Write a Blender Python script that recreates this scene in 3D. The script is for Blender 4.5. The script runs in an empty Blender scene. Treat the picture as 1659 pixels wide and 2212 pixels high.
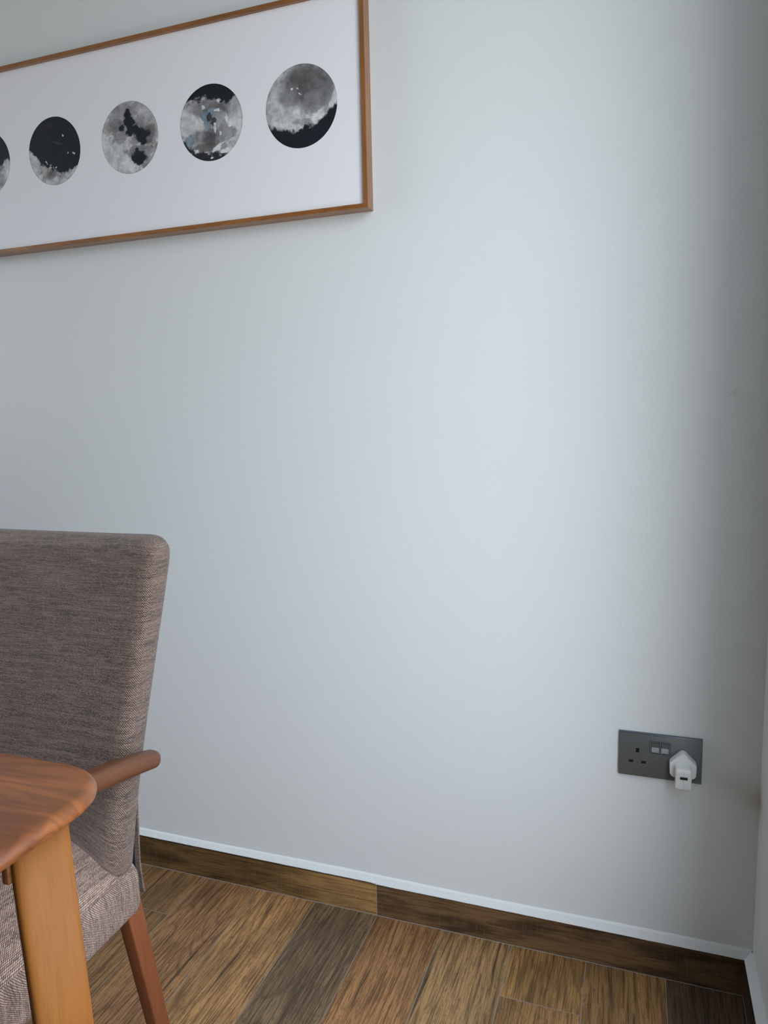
import bpy, bmesh, math, random
import numpy as np
from mathutils import Vector, Matrix

scene = bpy.context.scene
C = scene.collection
PI = math.pi

# ------------------------------------------------------------------ camera
cam_d = bpy.data.cameras.new('camera')
cam = bpy.data.objects.new('camera', cam_d); C.objects.link(cam)
cam_d.sensor_fit = 'VERTICAL'; cam_d.sensor_height = 36.0; cam_d.sensor_width = 27.0
cam_d.lens = 1572.32 * 36.0 / 2212.0
cam_d.clip_start = 0.02
R_ = Vector((0.9423, 0.3339, -0.0218)).normalized()
F_ = Vector((-0.3339, 0.9339, -0.1279)).normalized()
U_ = R_.cross(F_).normalized(); R_ = F_.cross(U_).normalized()
M = Matrix((R_, U_, -F_)).transposed().to_4x4()
M.translation = Vector((-0.215, -1.4048, 1.0988))
cam.matrix_world = M
scene.camera = cam

# ------------------------------------------------------------------ world, daylight, exposure
WIN_Y0, WIN_Y1, WIN_Z0, WIN_Z1 = -0.42, -1.45, 0.30, 2.30     # glazed opening in the right wall
WL_Y0, WL_Y1, WL_Z0, WL_Z1 = -0.45, -1.25, 0.95, 2.30            # unseen window added in the left wall as fill light
SKY = 8.8
w = bpy.data.worlds.new('world'); scene.world = w; w.use_nodes = True
wn = w.node_tree.nodes; wl = w.node_tree.links
wn.clear()
wo = wn.new('ShaderNodeOutputWorld'); bg = wn.new('ShaderNodeBackground')
tc = wn.new('ShaderNodeTexCoord'); sp = wn.new('ShaderNodeSeparateXYZ'); cr = wn.new('ShaderNodeValToRGB')
wl.new(tc.outputs['Generated'], sp.inputs[0])
mr = wn.new('ShaderNodeMapRange'); mr.inputs[1].default_value = -0.3; mr.inputs[2].default_value = 0.6
wl.new(sp.outputs[2], mr.inputs[0]); wl.new(mr.outputs[0], cr.inputs[0])
cr.color_ramp.elements[0].color = (0.42, 0.43, 0.42, 1)
cr.color_ramp.elements[1].color = (0.85, 0.95, 1.055, 1)
wl.new(cr.outputs[0], bg.inputs[0]); bg.inputs[1].default_value = SKY
wl.new(bg.outputs[0], wo.inputs[0])
pd = bpy.data.lights.new('daylight_portal', 'AREA'); pd.shape = 'RECTANGLE'
pd.size = abs(WIN_Y1 - WIN_Y0); pd.size_y = WIN_Z1 - WIN_Z0
pd.cycles.is_portal = True
po = bpy.data.objects.new('daylight_portal', pd); C.objects.link(po)
po.location = (0.10, (WIN_Y0 + WIN_Y1) / 2, (WIN_Z0 + WIN_Z1) / 2)
po.rotation_euler = (PI / 2, 0, PI / 2)
pd2 = bpy.data.lights.new('added_fill_portal', 'AREA'); pd2.shape = 'RECTANGLE'
pd2.size = abs(WL_Y1 - WL_Y0); pd2.size_y = WL_Z1 - WL_Z0
pd2.cycles.is_portal = True
po2 = bpy.data.objects.new('added_fill_portal', pd2); C.objects.link(po2)  # samples the sky through the added left window
po2.location = (-3.38, (WL_Y0 + WL_Y1) / 2, (WL_Z0 + WL_Z1) / 2)
po2.rotation_euler = (PI / 2, 0, -PI / 2)
scene.view_settings.view_transform = 'Standard'
scene.view_settings.look = 'None'
scene.view_settings.gamma = 1.0
scene.view_settings.use_curve_mapping = False
scene.view_settings.exposure = 0.0
scene.cycles.max_bounces = 8
scene.cycles.diffuse_bounces = 5

# ------------------------------------------------------------------ node helpers
def s2l(c):
    return tuple(((v / 255.0) / 12.92 if v / 255.0 <= 0.04045 else ((v / 255.0 + 0.055) / 1.055) ** 2.4) for v in c) + (1.0,)

class NT:
    def __init__(s, name):
        s.m = bpy.data.materials.new(name); s.m.use_nodes = True
        s.t = s.m.node_tree; s.n = s.t.nodes; s.l = s.t.links
        s.n.clear()
        s.out = s.n.new('ShaderNodeOutputMaterial'); s.b = s.n.new('ShaderNodeBsdfPrincipled')
        s.l.new(s.b.outputs[0], s.out.inputs[0])
        s._tc = None
    def put(s, sock, v):
        if isinstance(v, bpy.types.NodeSocket): s.l.new(v, sock)
        elif isinstance(v, (tuple, list)) and len(v) == 3 and sock.type == 'RGBA': sock.default_value = tuple(v) + (1,)
        else: sock.default_value = v
    def tc(s, which='Object'):
        if not s._tc: s._tc = s.n.new('ShaderNodeTexCoord')
        return s._tc.outputs[which]
    def attr(s, name):
        a = s.n.new('ShaderNodeAttribute'); a.attribute_name = name; return a
    def math(s, op, a, b=None, c=None, clamp=False):
        n = s.n.new('ShaderNodeMath'); n.operation = op; n.use_clamp = clamp
        s.put(n.inputs[0], a)
        if b is not None: s.put(n.inputs[1], b)
        if c is not None: s.put(n.inputs[2], c)
        return n.outputs[0]
    def sep(s, v):
        n = s.n.new('ShaderNodeSeparateXYZ'); s.put(n.inputs[0], v); return n.outputs
    def comb(s, x=0.0, y=0.0, z=0.0):
        n = s.n.new('ShaderNodeCombineXYZ'); s.put(n.inputs[0], x); s.put(n.inputs[1], y); s.put(n.inputs[2], z); return n.outputs[0]
    def noise(s, v, scale=5.0, detail=2.0, rough=0.5, dist=0.0, dims='3D'):
        n = s.n.new('ShaderNodeTexNoise'); n.noise_dimensions = dims
        s.put(n.inputs['Vector'], v); s.put(n.inputs['Scale'], scale); s.put(n.inputs['Detail'], detail)
        s.put(n.inputs['Roughness'], rough); s.put(n.inputs['Distortion'], dist)
        return n.outputs[0]
    def white(s, x):
        n = s.n.new('ShaderNodeTexWhiteNoise'); n.noise_dimensions = '1D'; s.put(n.inputs['W'], x); return n.outputs[0]
    def ramp(s, f, stops, interp='LINEAR'):
        n = s.n.new('ShaderNodeValToRGB'); s.put(n.inputs[0], f); r = n.color_ramp; r.interpolation = interp
        while len(r.elements) < len(stops): r.elements.new(0.5)
        for e, (p, c) in zip(r.elements, stops):
            e.position = p
            e.color = (c, c, c, 1) if isinstance(c, (int, float)) else (tuple(c) + (1,) if len(c) == 3 else c)
        return n.outputs[0]
    def mix(s, f, a, b, mode='MIX'):
        n = s.n.new('ShaderNodeMix'); n.data_type = 'RGBA'; n.blend_type = mode
        s.put(n.inputs[0], f); s.put(n.inputs[6], a); s.put(n.inputs[7], b)
        return n.outputs[2]
    def sstep(s, x, a, b):
        n = s.n.new('ShaderNodeMapRange'); n.interpolation_type = 'SMOOTHSTEP'
        s.put(n.inputs[0], x); n.inputs[1].default_value = a; n.inputs[2].default_value = b
        return n.outputs[0]
    def bump(s, h, strength=0.3, dist=0.001, normal=None):
        n = s.n.new('ShaderNodeBump'); s.put(n.inputs['Height'], h)
        n.inputs['Strength'].default_value = strength; n.inputs['Distance'].default_value = dist
        if normal is not None: s.l.new(normal, n.inputs['Normal'])
        s.l.new(n.outputs[0], s.b.inputs['Normal']); return n.outputs[0]
    def fin(s, color=None, rough=None, spec=None, metal=None, sheen=None):
        if color is not None: s.put(s.b.inputs['Base Color'], color)
        if rough is not None: s.put(s.b.inputs['Roughness'], rough)
        if spec is not None: s.put(s.b.inputs['Specular IOR Level'], spec)
        if metal is not None: s.put(s.b.inputs['Metallic'], metal)
        if sheen is not None:
            s.put(s.b.inputs['Sheen Weight'], sheen); s.b.inputs['Sheen Roughness'].default_value = 0.5
        return s.m

def plain(name, rgb, rough=0.5, spec=0.5, metal=0.0):
    return NT(name).fin(s2l(rgb), rough, spec, metal)

# ------------------------------------------------------------------ materials
def m_wall(name, rgb, spec=0.35, rough=0.42):
    k = NT(name)
    v = k.tc('Object')
    fine = k.noise(v, 190.0, 3.0, 0.6)
    mid = k.noise(v, 28.0, 3.0, 0.55)
    big = k.noise(v, 1.6, 2.0, 0.5)
    col = k.mix(k.ramp(big, [(0.3, 0.0), (0.7, 1.0)]), s2l(rgb), s2l(tuple(min(255, c + d) for c, d in zip(rgb, (2, 2, 3)))))
    if name == 'wall_paint':
        wx, wy, wz = k.sep(v)
        dd = k.math('POWER', k.math('ADD', k.math('POWER', k.math('SUBTRACT', wx, -0.0698), 2.0), k.math('POWER', k.math('SUBTRACT', wz, 1.1294), 2.0)), 0.5)
        sc = k.math('MULTIPLY', k.math('LESS_THAN', dd, 0.0065), k.sstep(k.noise(v, 420.0, 3.0, 0.6), 0.5, 0.58))
        col = k.mix(k.math('MULTIPLY', sc, 0.35), col, s2l((120, 118, 112)))
    h = k.math('ADD', fine, k.math('MULTIPLY', mid, 1.2))
    k.bump(h, 0.22, 0.0012)
    return k.fin(col, rough, spec)
WALL = m_wall('wall_paint', (222, 226, 228))
WALLR = m_wall('wall_paint_side', (218, 222, 220))
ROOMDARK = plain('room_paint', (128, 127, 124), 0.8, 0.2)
CEIL = plain('ceiling_paint', (205, 206, 205), 0.85, 0.2)
PLASTER = m_wall('plaster_lip', (220, 224, 226), 0.3, 0.5)

GX0, GW = -1.35116, 0.15006

def m_plank_floor():
    k = NT('wood_look_floor_tile')
    x, y, z = k.sep(k.tc('Object'))
    px = k.math('DIVIDE', k.math('SUBTRACT', x, GX0), GW)
    ix = k.math('FLOOR', px); fx = k.math('SUBTRACT', px, ix)
    L = 0.9
    six = k.math('FLOORED_MODULO', ix, 6.0)
    offs = k.math('MULTIPLY', k.math('GREATER_THAN', six, 0.5), k.math('ADD', 0.42, k.math('MULTIPLY', k.white(k.math('ADD', ix, 11.3)), 0.3)))
    py = k.math('DIVIDE', k.math('ADD', k.math('ADD', y, 0.151), offs), L)
    iy = k.math('FLOOR', py); fy = k.math('SUBTRACT', py, iy)
    pid = k.math('ADD', ix, k.math('MULTIPLY', iy, 37.7))
    r1 = k.white(pid); r2 = k.white(k.math('ADD', pid, 71.9)); r3 = k.white(k.math('ADD', pid, 133.1))
    ox = k.math('MULTIPLY', r1, 40.0); oy = k.math('MULTIPLY', r2, 40.0)
    X = k.math('ADD', x, ox); Y = k.math('ADD', y, oy)
    # wander of the fibres
    wob = k.math('MULTIPLY', k.math('SUBTRACT', k.noise(k.comb(k.math('MULTIPLY', X, 7.0), k.math('MULTIPLY', Y, 2.2), r3), 1.0, 2.0, 0.5), 0.5), 0.030)
    Xw = k.math('ADD', X, wob)
    # cathedral rings = contour lines of a slow field
    fld = k.noise(k.comb(k.math('MULTIPLY', X, 6.5), k.math('MULTIPLY', Y, 1.35), r2), 1.0, 1.0, 0.4)
    ring = k.math('FRACT', k.math('MULTIPLY', k.math('ADD', fld, k.math('MULTIPLY', k.noise(k.comb(k.math('MULTIPLY', X, 60.0), k.math('MULTIPLY', Y, 9.0), 0.0), 1.0, 2.0), 0.014)), 24.0))
    ringd = k.ramp(ring, [(0.0, 1.0), (0.12, 0.45), (0.3, 0.0), (0.8, 0.0), (0.93, 0.4), (1.0, 1.0)])
    ringmask = k.sstep(k.noise(k.comb(k.math('MULTIPLY', X, 5.0), k.math('MULTIPLY', Y, 1.6), k.math('ADD', r1, 9.0)), 1.0, 2.0), 0.46, 0.62)
    fib = k.noise(k.comb(k.math('MULTIPLY', Xw, 235.0), k.math('MULTIPLY', Y, 7.0), r1), 1.0, 5.0, 0.62)
    fib2 = k.noise(k.comb(k.math('MULTIPLY', Xw, 420.0), k.math('MULTIPLY', Y, 16.0), r2), 1.0, 3.0, 0.6)
    fibd = k.sstep(fib, 0.47, 0.62)
    crack = k.sstep(k.noise(k.comb(k.math('MULTIPLY', Xw, 90.0), k.math('MULTIPLY', Y, 2.6), r3), 1.0, 3.0, 0.55), 0.63, 0.72)
    saw = k.sstep(k.noise(k.comb(k.math('MULTIPLY', X, 22.0), k.math('MULTIPLY', Y, 320.0), r3), 1.0, 2.0, 0.5), 0.56, 0.74)
    sawmask = k.sstep(k.noise(k.comb(k.math('MULTIPLY', X, 10.0), k.math('MULTIPLY', Y, 7.0), r1), 1.0, 2.0), 0.56, 0.7)
    blot = k.sstep(k.noise(k.comb(k.math('MULTIPLY', X, 9.0), k.math('MULTIPLY', Y, 3.0), k.math('ADD', r1, 4.0)), 1.0, 3.0, 0.55), 0.40, 0.68)
    # tone of each plank, left to right; the last has corner shade painted in
    tones = [(121, 92, 60), (128, 95, 64), (146, 112, 74), (104, 86, 66), (136, 101, 66), (132, 105, 72), (136, 104, 64), (128, 98, 62), (84, 66, 52)]
    st = [((i + 0.5) / 16.0 if i else 0.0, s2l(t)) for i, t in enumerate(tones)]
    idf = k.math('DIVIDE', k.math('ADD', ix, 1.0), 16.0)
    tone = k.ramp(idf, st, 'CONSTANT')
    rnd = k.ramp(r2, [(0.0, s2l((112, 86, 58))), (0.5, s2l((134, 103, 68))), (1.0, s2l((120, 90, 60)))])
    far = k.math('GREATER_THAN', k.math('ABSOLUTE', k.math('SUBTRACT', ix, 3.5)), 5.2)
    tone = k.mix(far, tone, rnd)
    dark = k.mix(1.0, tone, (0.30, 0.25, 0.22), 'MULTIPLY')
    light = k.mix(1.0, tone, (1.7, 1.62, 1.5), 'MULTIPLY')
    c = k.mix(k.math('MULTIPLY', blot, 0.55), light, tone)
    c = k.mix(k.math('MULTIPLY', blot, 0.30), c, dark)
    c = k.mix(k.math('MULTIPLY', fibd, 0.72), c, dark)
    c = k.mix(k.math('MULTIPLY', k.sstep(fib2, 0.46, 0.62), 0.5), c, dark)
    pores = k.math('LESS_THAN', k.math('ABSOLUTE', k.math('SUBTRACT', k.noise(k.comb(k.math('MULTIPLY', Xw, 150.0), k.math('MULTIPLY', Y, 11.0), k.math('ADD', r1, 2.0)), 1.0, 3.0, 0.6), 0.5)), 0.014)
    c = k.mix(k.math('MULTIPLY', pores, 0.6), c, dark)
    c = k.mix(k.math('MULTIPLY', k.math('MULTIPLY', ringd, ringmask), 0.5), c, dark)
    c = k.mix(k.math('MULTIPLY', crack, 0.8), c, s2l((44, 33, 27)))
    c = k.mix(k.math('MULTIPLY', k.math('MULTIPLY', saw, sawmask), 0.5), c, s2l((60, 45, 34)))
    # grout
    ex = k.math('MULTIPLY', k.math('MINIMUM', fx, k.math('SUBTRACT', 1.0, fx)), GW)
    ey = k.math('MULTIPLY', k.math('MINIMUM', fy, k.math('SUBTRACT', 1.0, fy)), L)
    e = k.math('MINIMUM', ex, ey)
    wn_ = k.math('MULTIPLY', k.noise(k.tc('Object'), 9.0, 2.0), 0.0011)
    g = k.math('LESS_THAN', e, k.math('ADD', wn_, 0.00015))
    c = k.mix(g, c, s2l((132, 126, 122)))
    h = k.math('SUBTRACT', k.math('ADD', k.math('MULTIPLY', fib, -1.0), k.math('MULTIPLY', crack, -0.8)), k.math('MULTIPLY', g, 1.0))
    k.bump(h, 0.45, 0.0012)
    rough = k.math('ADD', 0.50, k.math('MULTIPLY', fib, 0.2))
    return k.fin(c, rough, 0.4)
FLOOR = m_plank_floor()

def m_skirting(axis):
    k = NT('skirting_tile_' + axis)
    X_, Y_, Z_ = k.sep(k.tc('Object'))
    u = X_ if axis == 'x' else Y_
    v = Z_
    wob = k.math('MULTIPLY', k.math('SUBTRACT', k.noise(k.comb(k.math('MULTIPLY', u, 4.0), k.math('MULTIPLY', v, 14.0), 3.0), 1.0, 2.0), 0.5), 0.03)
    vw = k.math('ADD', v, wob)
    fib = k.noise(k.comb(k.math('MULTIPLY', u, 9.0), k.math('MULTIPLY', vw, 240.0), 0.0), 1.0, 5.0, 0.62)
    blot = k.sstep(k.noise(k.comb(k.math('MULTIPLY', u, 5.5), k.math('MULTIPLY', v, 26.0), 5.0), 1.0, 4.0, 0.6), 0.42, 0.66)
    saw = k.sstep(k.noise(k.comb(k.math('MULTIPLY', u, 330.0), k.math('MULTIPLY', v, 14.0), 7.0), 1.0, 2.0), 0.52, 0.72)
    crack = k.sstep(k.noise(k.comb(k.math('MULTIPLY', u, 4.0), k.math('MULTIPLY', vw, 120.0), 2.0), 1.0, 3.0), 0.64, 0.72)
    if axis == 'x':
        jit = k.math('MULTIPLY', k.math('SUBTRACT', k.noise(k.comb(k.math('MULTIPLY', u, 55.0), 0.0, 0.0), 1.0, 4.0, 0.65), 0.5), 0.011)
        v0 = k.math('ADD', k.math('ADD', 0.004, k.math('MULTIPLY', k.sstep(u, -1.09, -0.99), 0.028)), jit)
        hair = k.math('MULTIPLY', k.math('LESS_THAN', k.math('ABSOLUTE', k.math('SUBTRACT', v, v0)), k.math('MULTIPLY', k.noise(k.comb(k.math('MULTIPLY', u, 160.0), 0.0, 3.0), 1.0, 2.0), 0.0011)),
                      k.math('MULTIPLY', k.math('GREATER_THAN', u, -1.08), k.math('LESS_THAN', u, -0.757)))
        # left tile runs from dark knots to a pale golden end at the joint; right tile is dark brown
        lt = k.math('LESS_THAN', u, -0.751)
        lcol = k.ramp(k.math('MULTIPLY', k.math('ADD', u, 1.75), 1.0), [(0.0, s2l((96, 76, 46))), (0.42, s2l((88, 68, 42))), (0.66, s2l((84, 64, 40))), (0.85, s2l((126, 99, 64))), (1.0, s2l((140, 110, 72)))])
        rcol = s2l((90, 70, 50))
        base = k.mix(lt, rcol, lcol)
        amt = k.math('ADD', 0.75, k.math('MULTIPLY', k.math('MULTIPLY', lt, k.sstep(u, -1.1, -0.95)), -0.55))
    else:
        base = s2l((54, 44, 34)); amt = 0.75
    dark = k.mix(1.0, base, (0.24, 0.2, 0.2), 'MULTIPLY')
    light = k.mix(1.0, base, (1.7, 1.6, 1.5), 'MULTIPLY')
    c = k.mix(blot, light, base)
    c = k.mix(k.math('MULTIPLY', k.math('MULTIPLY', blot, amt), 0.7), c, dark)
    c = k.mix(k.math('MULTIPLY', k.sstep(fib, 0.46, 0.64), 0.55), c, dark)
    c = k.mix(k.math('MULTIPLY', crack, 0.75), c, dark)
    c = k.mix(k.math('MULTIPLY', saw, 0.38), c, light)
    if axis == 'x': c = k.mix(k.math('MULTIPLY', hair, 0.85), c, s2l((30, 24, 20)))
    # chipped dark top line where the paint stops
    jag = k.math('MULTIPLY', k.noise(k.comb(k.math('MULTIPLY', u, 260.0), 0.0, 0.0), 1.0, 4.0, 0.7), 0.006)
    top = k.math('GREATER_THAN', v, k.math('SUBTRACT', 0.0765, jag))
    c = k.mix(k.math('MULTIPLY', top, 0.8), c, s2l((34, 29, 26)))
    k.bump(fib, 0.25, 0.0008)
    return k.fin(c, 0.5, 0.35)

GROUT = plain('grout', (150, 148, 146), 0.9, 0.2)

def m_wood(name, base, dark, grain_axis, light=None, freq=1.0, ring=0.35, rough=0.38, spec=0.5, contrast=0.5, sheen=None):
    k = NT(name)
    s_ = k.sep(k.tc('Object'))
    g = s_['XYZ'.index(grain_axis)]
    others = [s_[i] for i in range(3) if 'XYZ'[i] != grain_axis]
    a, b = others
    vec = k.comb(k.math('MULTIPLY', a, 14.0 * freq), k.math('MULTIPLY', b, 14.0 * freq), k.math('MULTIPLY', g, 1.8 * freq))
    fld = k.noise(vec, 1.0, 2.0, 0.5, 0.6)
    rg = k.math('FRACT', k.math('MULTIPLY', fld, 9.0))
    rgd = k.ramp(rg, [(0.0, 0.9), (0.3, 0.15), (0.7, 0.0), (0.92, 0.4), (1.0, 0.9)])
    fvec = k.comb(k.math('MULTIPLY', a, 260.0), k.math('MULTIPLY', b, 260.0), k.math('MULTIPLY', g, 9.0))
    fib = k.noise(fvec, 1.0, 4.0, 0.6)
    cloud = k.noise(k.comb(k.math('MULTIPLY', a, 16.0), k.math('MULTIPLY', b, 16.0), k.math('MULTIPLY', g, 5.0)), 1.0, 3.0, 0.5)
    c = k.mix(k.sstep(cloud, 0.3, 0.7), s2l(light or base), s2l(base))
    c = k.mix(k.math('MULTIPLY', rgd, ring), c, s2l(dark))
    c = k.mix(k.math('MULTIPLY', k.sstep(fib, 0.45, 0.75), contrast), c, s2l(dark))
    k.bump(fib, 0.06, 0.0005)
    return k.fin(c, rough, spec, sheen=sheen)
TABLETOP = m_wood('tabletop_wood', (110, 63, 35), (68, 38, 25), 'X', (138, 82, 42), 0.9, 0.5, 0.30, 0.55, 0.28)
TABLELEG = m_wood('table_leg_wood', (124, 76, 32), (92, 52, 22), 'Z', (134, 85, 38), 0.8, 0.2, 0.55, 0.18, 0.35)
TABLEDARK = m_wood('table_underframe_wood', (120, 76, 44), (78, 46, 28), 'Y', None, 0.8, 0.2, 0.45)
CHAIRARM = m_wood('chair_arm_wood', (92, 54, 32), (66, 36, 22), 'Y', (100, 62, 38), 0.9, 0.14, 0.36, 0.5, 0.35)
CHAIRLEG = m_wood('chair_leg_wood', (116, 66, 40), (82, 44, 28), 'Z', (126, 74, 46), 0.9, 0.12, 0.34, 0.5, 0.3)
FRAMEH = m_wood('frame_wood_horizontal', (140, 88, 38), (92, 52, 22), 'X', (160, 106, 54), 2.2, 0.4, 0.38, 0.6, 0.5, 0.15)
FRAMEV = m_wood('frame_wood_vertical', (140, 88, 38), (92, 52, 22), 'Z', (160, 106, 54), 2.2, 0.4, 0.38, 0.6, 0.5, 0.15)

def m_fabric(name, swap=False, bright=1.0):
    k = NT(name)
    uu, vv, _ = k.sep(k.tc('UV'))
    if swap: uu, vv = vv, uu
    hrow, wcell = 0.00135, 0.0026
    wv = k.math('MULTIPLY', k.math('SUBTRACT', k.noise(k.comb(k.math('MULTIPLY', uu, 30.0), k.math('MULTIPLY', vv, 30.0), 0.0), 1.0, 2.0), 0.5), 0.0016)
    vr = k.math('DIVIDE', k.math('ADD', vv, wv), hrow)
    row = k.math('FLOOR', vr); fr = k.math('SUBTRACT', vr, row)
    cu = k.math('ADD', k.math('DIVIDE', uu, wcell), k.math('MULTIPLY', vr, 0.42))
    ci = k.math('FLOOR', cu); fc = k.math('SUBTRACT', cu, ci)
    dx = k.math('ABSOLUTE', k.math('SUBTRACT', fc, 0.5)); dy = k.math('ABSOLUTE', k.math('SUBTRACT', fr, 0.5))
    d = k.math('ADD', k.math('POWER', k.math('MULTIPLY', dx, 2.0), 3.0), k.math('MULTIPLY', 0.75, k.math('POWER', k.math('MULTIPLY', dy, 2.0), 3.0)))
    yarn = k.math('SUBTRACT', 1.0, k.math('MINIMUM', d, 1.0))
    slub = k.noise(k.comb(k.math('MULTIPLY', uu, 28.0), k.math('MULTIPLY', vv, 520.0), 0.0), 1.0, 3.0, 0.6)
    slub2 = k.noise(k.comb(k.math('MULTIPLY', uu, 9.0), k.math('MULTIPLY', vv, 130.0), 4.0), 1.0, 3.0, 0.6)
    fleck = k.white(k.math('ADD', ci, k.math('MULTIPLY', row, 57.31)))
    base = k.mix(k.sstep(k.math('ADD', k.math('MULTIPLY', slub, 0.6), k.math('MULTIPLY', slub2, 0.4)), 0.38, 0.62),
                 s2l(tuple(c * bright for c in (88, 66, 57))), s2l(tuple(c * bright for c in (150, 122, 108))))
    base = k.mix(k.math('MULTIPLY', k.sstep(fleck, 0.3, 1.0), 0.34), base, s2l(tuple(c * bright for c in (186, 168, 157))))
    c = k.mix(k.sstep(yarn, 0.10, 0.75), s2l((34, 26, 26)), base)
    k.bump(yarn, 0.8, 0.0013)
    return k.fin(c, 0.48, 0.55, sheen=0.1)
FABRIC = m_fabric('woven_fabric')
FABRIC_SEAT_LIT = m_fabric('woven_fabric_seat_lit', swap=True, bright=1.22)  # same cloth as the backrest, the seat's lit look brightened into its colour
GAP_SHADE_AND_BASE = plain('black_gap_shade_and_base', (18, 20, 26), 0.9, 0.1)  # painted shade of the gap behind the backrest, and the seat base board
PLATE = plain('graphite_plate', (104, 108, 109), 0.42, 0.45, 0.35)
PLATE_EDGE = plain('graphite_plate_edge', (92, 100, 108), 0.3, 0.6, 0.4)
PLATE_DK = plain('dark_slot', (14, 15, 18), 0.6, 0.3)
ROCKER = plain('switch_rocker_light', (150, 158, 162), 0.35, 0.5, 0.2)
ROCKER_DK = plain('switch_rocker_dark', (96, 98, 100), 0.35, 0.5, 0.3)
MARK = plain('mark_print', (118, 122, 124), 0.5, 0.4)
WHITEP = plain('white_plastic', (226, 228, 229), 0.22, 0.55)
STEEL = plain('usb_steel', (150, 152, 156), 0.3, 0.5, 0.9)
WINFRAME = plain('window_frame_paint', (214, 216, 216), 0.5, 0.4)

# ------------------------------------------------------------------ mesh helpers
def mesh_obj(name, verts, faces, mats, parent=None, smooth=False, uvs=None, fmat=None):
    """verts in world space; stored relative to the parent's origin."""
    o0 = Vector(parent['origin']) if parent is not None else Vector((0, 0, 0))
    me = bpy.data.meshes.new(name)
    me.from_pydata([tuple(Vector(v) - o0) for v in verts], [], [tuple(f) for f in faces])
    for m in (mats if isinstance(mats, (list, tuple)) else [mats]): me.materials.append(m)
    if fmat is not None:
        me.polygons.foreach_set('material_index', list(fmat))
    if smooth: me.polygons.foreach_set('use_smooth', [True] * len(me.polygons))
    if uvs is not None:
        ul = me.uv_layers.new(name='UVMap')
        for i, uv in enumerate(uvs): ul.data[i].uv = uv
    me.validate(); me.update()
    ob = bpy.data.objects.new(name, me); C.objects.link(ob)
    if parent is not None:
        root = parent
        ob.parent = root
        ob['origin'] = list(parent['origin'])
    return ob

def fix_normals(o):
    bm = bmesh.new(); bm.from_mesh(o.data)
    bmesh.ops.recalc_face_normals(bm, faces=bm.faces); bm.to_mesh(o.data); bm.free()
    return o

def thing(name, label, cat, loc, group=None):
    o = bpy.data.objects.new(name, None); C.objects.link(o); o.location = loc
    o.empty_display_size = 0.1
    o['origin'] = list(loc); o['label'] = label; o['category'] = cat
    if group: o['group'] = group
    return o

class MB:
    def __init__(s): s.v = []; s.f = []; s.m = []
    def add(s, v, f, m=0):
        n = len(s.v); s.v += [tuple(a) for a in v]; s.f += [tuple(i + n for i in q) for q in f]; s.m += [m] * len(f); return s
    def box(s, a, b, m=0):
        (x0, y0, z0), (x1, y1, z1) = a, b
        x0, x1 = sorted((x0, x1)); y0, y1 = sorted((y0, y1)); z0, z1 = sorted((z0, z1))
        v = [(x0, y0, z0), (x1, y0, z0), (x1, y1, z0), (x0, y1, z0), (x0, y0, z1), (x1, y0, z1), (x1, y1, z1), (x0, y1, z1)]
        f = [(3, 2, 1, 0), (4, 5, 6, 7), (0, 1, 5, 4), (1, 2, 6, 5), (2, 3, 7, 6), (3, 0, 4, 7)]
        return s.add(v, f, m)
    def build(s, name, mats, parent=None, smooth=False, bevel=0.0, seg=2):
        o = mesh_obj(name, s.v, s.f, mats, parent, smooth, fmat=s.m)
        if bevel:
            md = o.modifiers.new('bevel', 'BEVEL'); md.width = bevel; md.segments = seg; md.limit_method = 'ANGLE'; md.angle_limit = math.radians(40)
            md.harden_normals = False
            o.data.polygons.foreach_set('use_smooth', [True] * len(o.data.polygons))
        return o

def structure(o):
    o['kind'] = 'structure'; return o

def lathe_ring(c, a, b, n, e=2.0):
    out = []
    for i in range(n):
        t = 2 * PI * i / n; ct, st = math.cos(t), math.sin(t)
        x = math.copysign(abs(ct) ** (2.0 / e), ct); y = math.copysign(abs(st) ** (2.0 / e), st)
        out.append(Vector(c) + Vector(a) * x + Vector(b) * y)
    return out

def loft(name, stations, mats, parent, n=32, e=2.0, smooth=True):
    """stations: (centre, half axis a, half axis b[, exponent])"""
    v = []; f = []
    for s_ in stations:
        v += lathe_ring(s_[0], s_[1], s_[2], n, s_[3] if len(s_) > 3 else e)
    for k in range(len(stations) - 1):
        for i in range(n):
            j = (i + 1) % n
            f.append((k * n + i, k * n + j, (k + 1) * n + j, (k + 1) * n + i))
    f.append(tuple(range(n - 1, -1, -1))); f.append(tuple((len(stations) - 1) * n + i for i in range(n)))
    return fix_normals(mesh_obj(name, v, f, mats, parent, smooth))

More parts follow.
